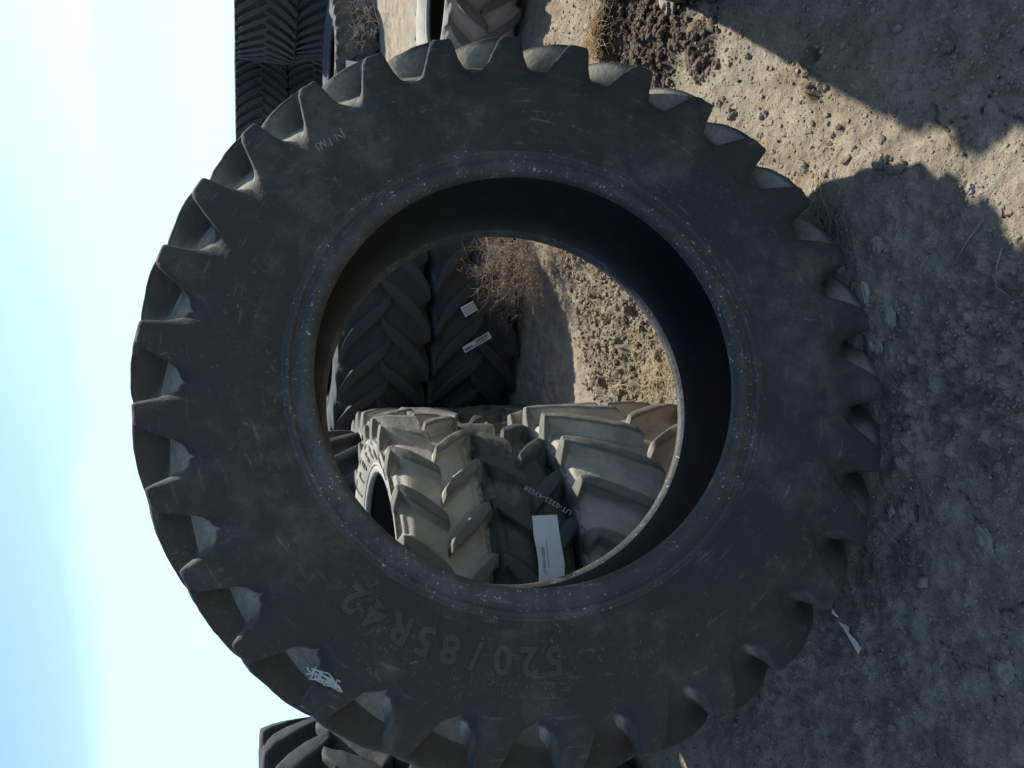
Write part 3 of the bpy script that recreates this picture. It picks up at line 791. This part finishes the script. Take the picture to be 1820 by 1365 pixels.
tuft('dry_grass_tuft', 1.60, 3.02, 200, .26, .0016, M['straw'], 'golden dry grass tuft on the dark heap of earth at the top edge', .045, (.15, 1.1), (2.2, 5.4))
tuft('dry_grass_tuft', .47, 1.70, 95, .13, .0010, M['strawdull'], 'dull dry grass tuft under the lugs at the foot of the big tyre', .035, (.05, .9), (3.2, 6.6))
tuft('dry_grass_tuft', .36, 1.60, 26, .10, .0008, M['strawdull'], 'thin flattened grass wisps in the tyre shadow', .03, (.02, .4), (2.5, 6.9))
tuft('straw_heap', .02, 2.64, 260, .13, .0012, M['straw'], 'bright straw lying on the broken earth beside the dusty stack', .10, (.02, .6), (0, 6.28), cat='straw')['kind'] = 'stuff'
tuft('straw_heap', .78, 3.45, 160, .12, .0014, M['straw'], 'loose straw at the edge of the wall shadow below the bush', .07, (.02, .5), (0, 6.28), cat='straw')['kind'] = 'stuff'
tuft('dry_grass_tuft', -.02, 1.44, 7, .15, .0010, M['strawdull'], 'few pale grass blades lying crossed on the shaded clay', .012, (.02, .15), (.5, .9))
ps = []
for _ in range(520):
    x, y = reg_near(); L = random.uniform(.012, .07)
    ps.append(blade(x, y, L, random.uniform(0, 6.28), random.uniform(0, .12), random.uniform(-.5, .5), random.uniform(.0004, .0009)))
for _ in range(500):
    x, y = reg_hole() if random.random() < .6 else reg_right(); L = random.uniform(.02, .11)
    ps.append(blade(x, y, L, random.uniform(0, 6.28), random.uniform(0, .3), random.uniform(-.5, .5), random.uniform(.0006, .0013)))
V_, F_ = join(ps); tag(link('loose_straw', mesh_np('loose_straw', V_, F_, True), mat=M['strawdull']), 'bits of straw strewn over the ground', 'straw', kind='stuff')
def stick(pts, rad, label, mat='strawdull'):
    P = [(x, y, float(gheight(x, y)) + .004 + dz) for x, y, dz in pts]
    V_, F_ = tube(P, rad, 6, .6)
    tag(link('stick', mesh_np('stick', V_, F_, True), mat=M[mat]), label, 'stick')
stick([(.289, 1.175, .002), (.245, 1.178, .004), (.201, 1.183, .006), (.175, 1.16, .004), (.152, 1.139, .002)], .0016, 'thin bent dry stalk lying on the shaded clay')
stick([(.363, 1.22, .002), (.32, 1.255, .004), (.264, 1.301, .002)], .0030, 'straight dark twig lying on the shaded clay near the tyre shadow edge', 'stone')
stick([(.60, 1.70, .004), (.53, 1.69, .012), (.44, 1.66, .004)], .0012, 'single pale straw across the edge of the tyre shadow', 'straw')

# tumbleweed: a tangle of branching twigs
def tumbleweed(name, cx, cy, cz, rad, n, label, seed, mat, th0=.0022):
    rr = random.Random(seed); ps = []
    def grow(p, d, L, r, depth):
        pts = [p]; q = Vector(p); dd = Vector(d)
        for i in range(4):
            dd = (dd + Vector((rr.gauss(0, .28), rr.gauss(0, .28), rr.gauss(0, .24) + .03))).normalized()
            q = q + dd * L / 4; pts.append(q.copy())
        ps.append(tube(pts, r, 3, .6))
        if depth < 4:
            for _ in range(rr.choice([2, 2, 3]) if depth < 3 else rr.choice([1, 2])):
                i = rr.choice([2, 3, 4, 4]); k = (dd + Vector((rr.gauss(0, .75), rr.gauss(0, .75), rr.gauss(0, .6)))).normalized()
                grow(pts[i], k, L * rr.uniform(.55, .9), r * .72, depth + 1)
    for _ in range(n):
        th = rr.uniform(0, 6.28); ph = rr.uniform(-.1, 1.35)
        d = Vector((math.cos(th) * math.cos(ph), math.sin(th) * math.cos(ph), math.sin(ph)))
        grow(Vector((cx + rr.gauss(0, .03), cy + rr.gauss(0, .03), cz)), d, rad * .38, th0, 0)
    V_, F_ = join(ps)
    return tag(link(name, mesh_np(name, V_, F_, True), mat=M[mat]), label, 'dry bush')
tumbleweed('tumbleweed', .68, 3.84, .10, .42, 70, 'dry brown tangle of twigs at the foot of the dark tyre wall', 3, 'twig')
tumbleweed('weed', 4.1, 8.4, .05, .55, 7, 'small dry weed in front of the far black tyres', 5, 'twig', .004)
s_pts = [(.86, 3.80, .36), (.72, 3.84, .33), (.55, 3.95, .345), (.46, 4.05, .36)]
V_, F_ = tube(s_pts, .0028, 5, .6); tag(link('stalk', mesh_np('stalk', V_, F_, True), mat=M['twig']), 'long thin stalk reaching from the dry bush towards the small sticker', 'stalk')
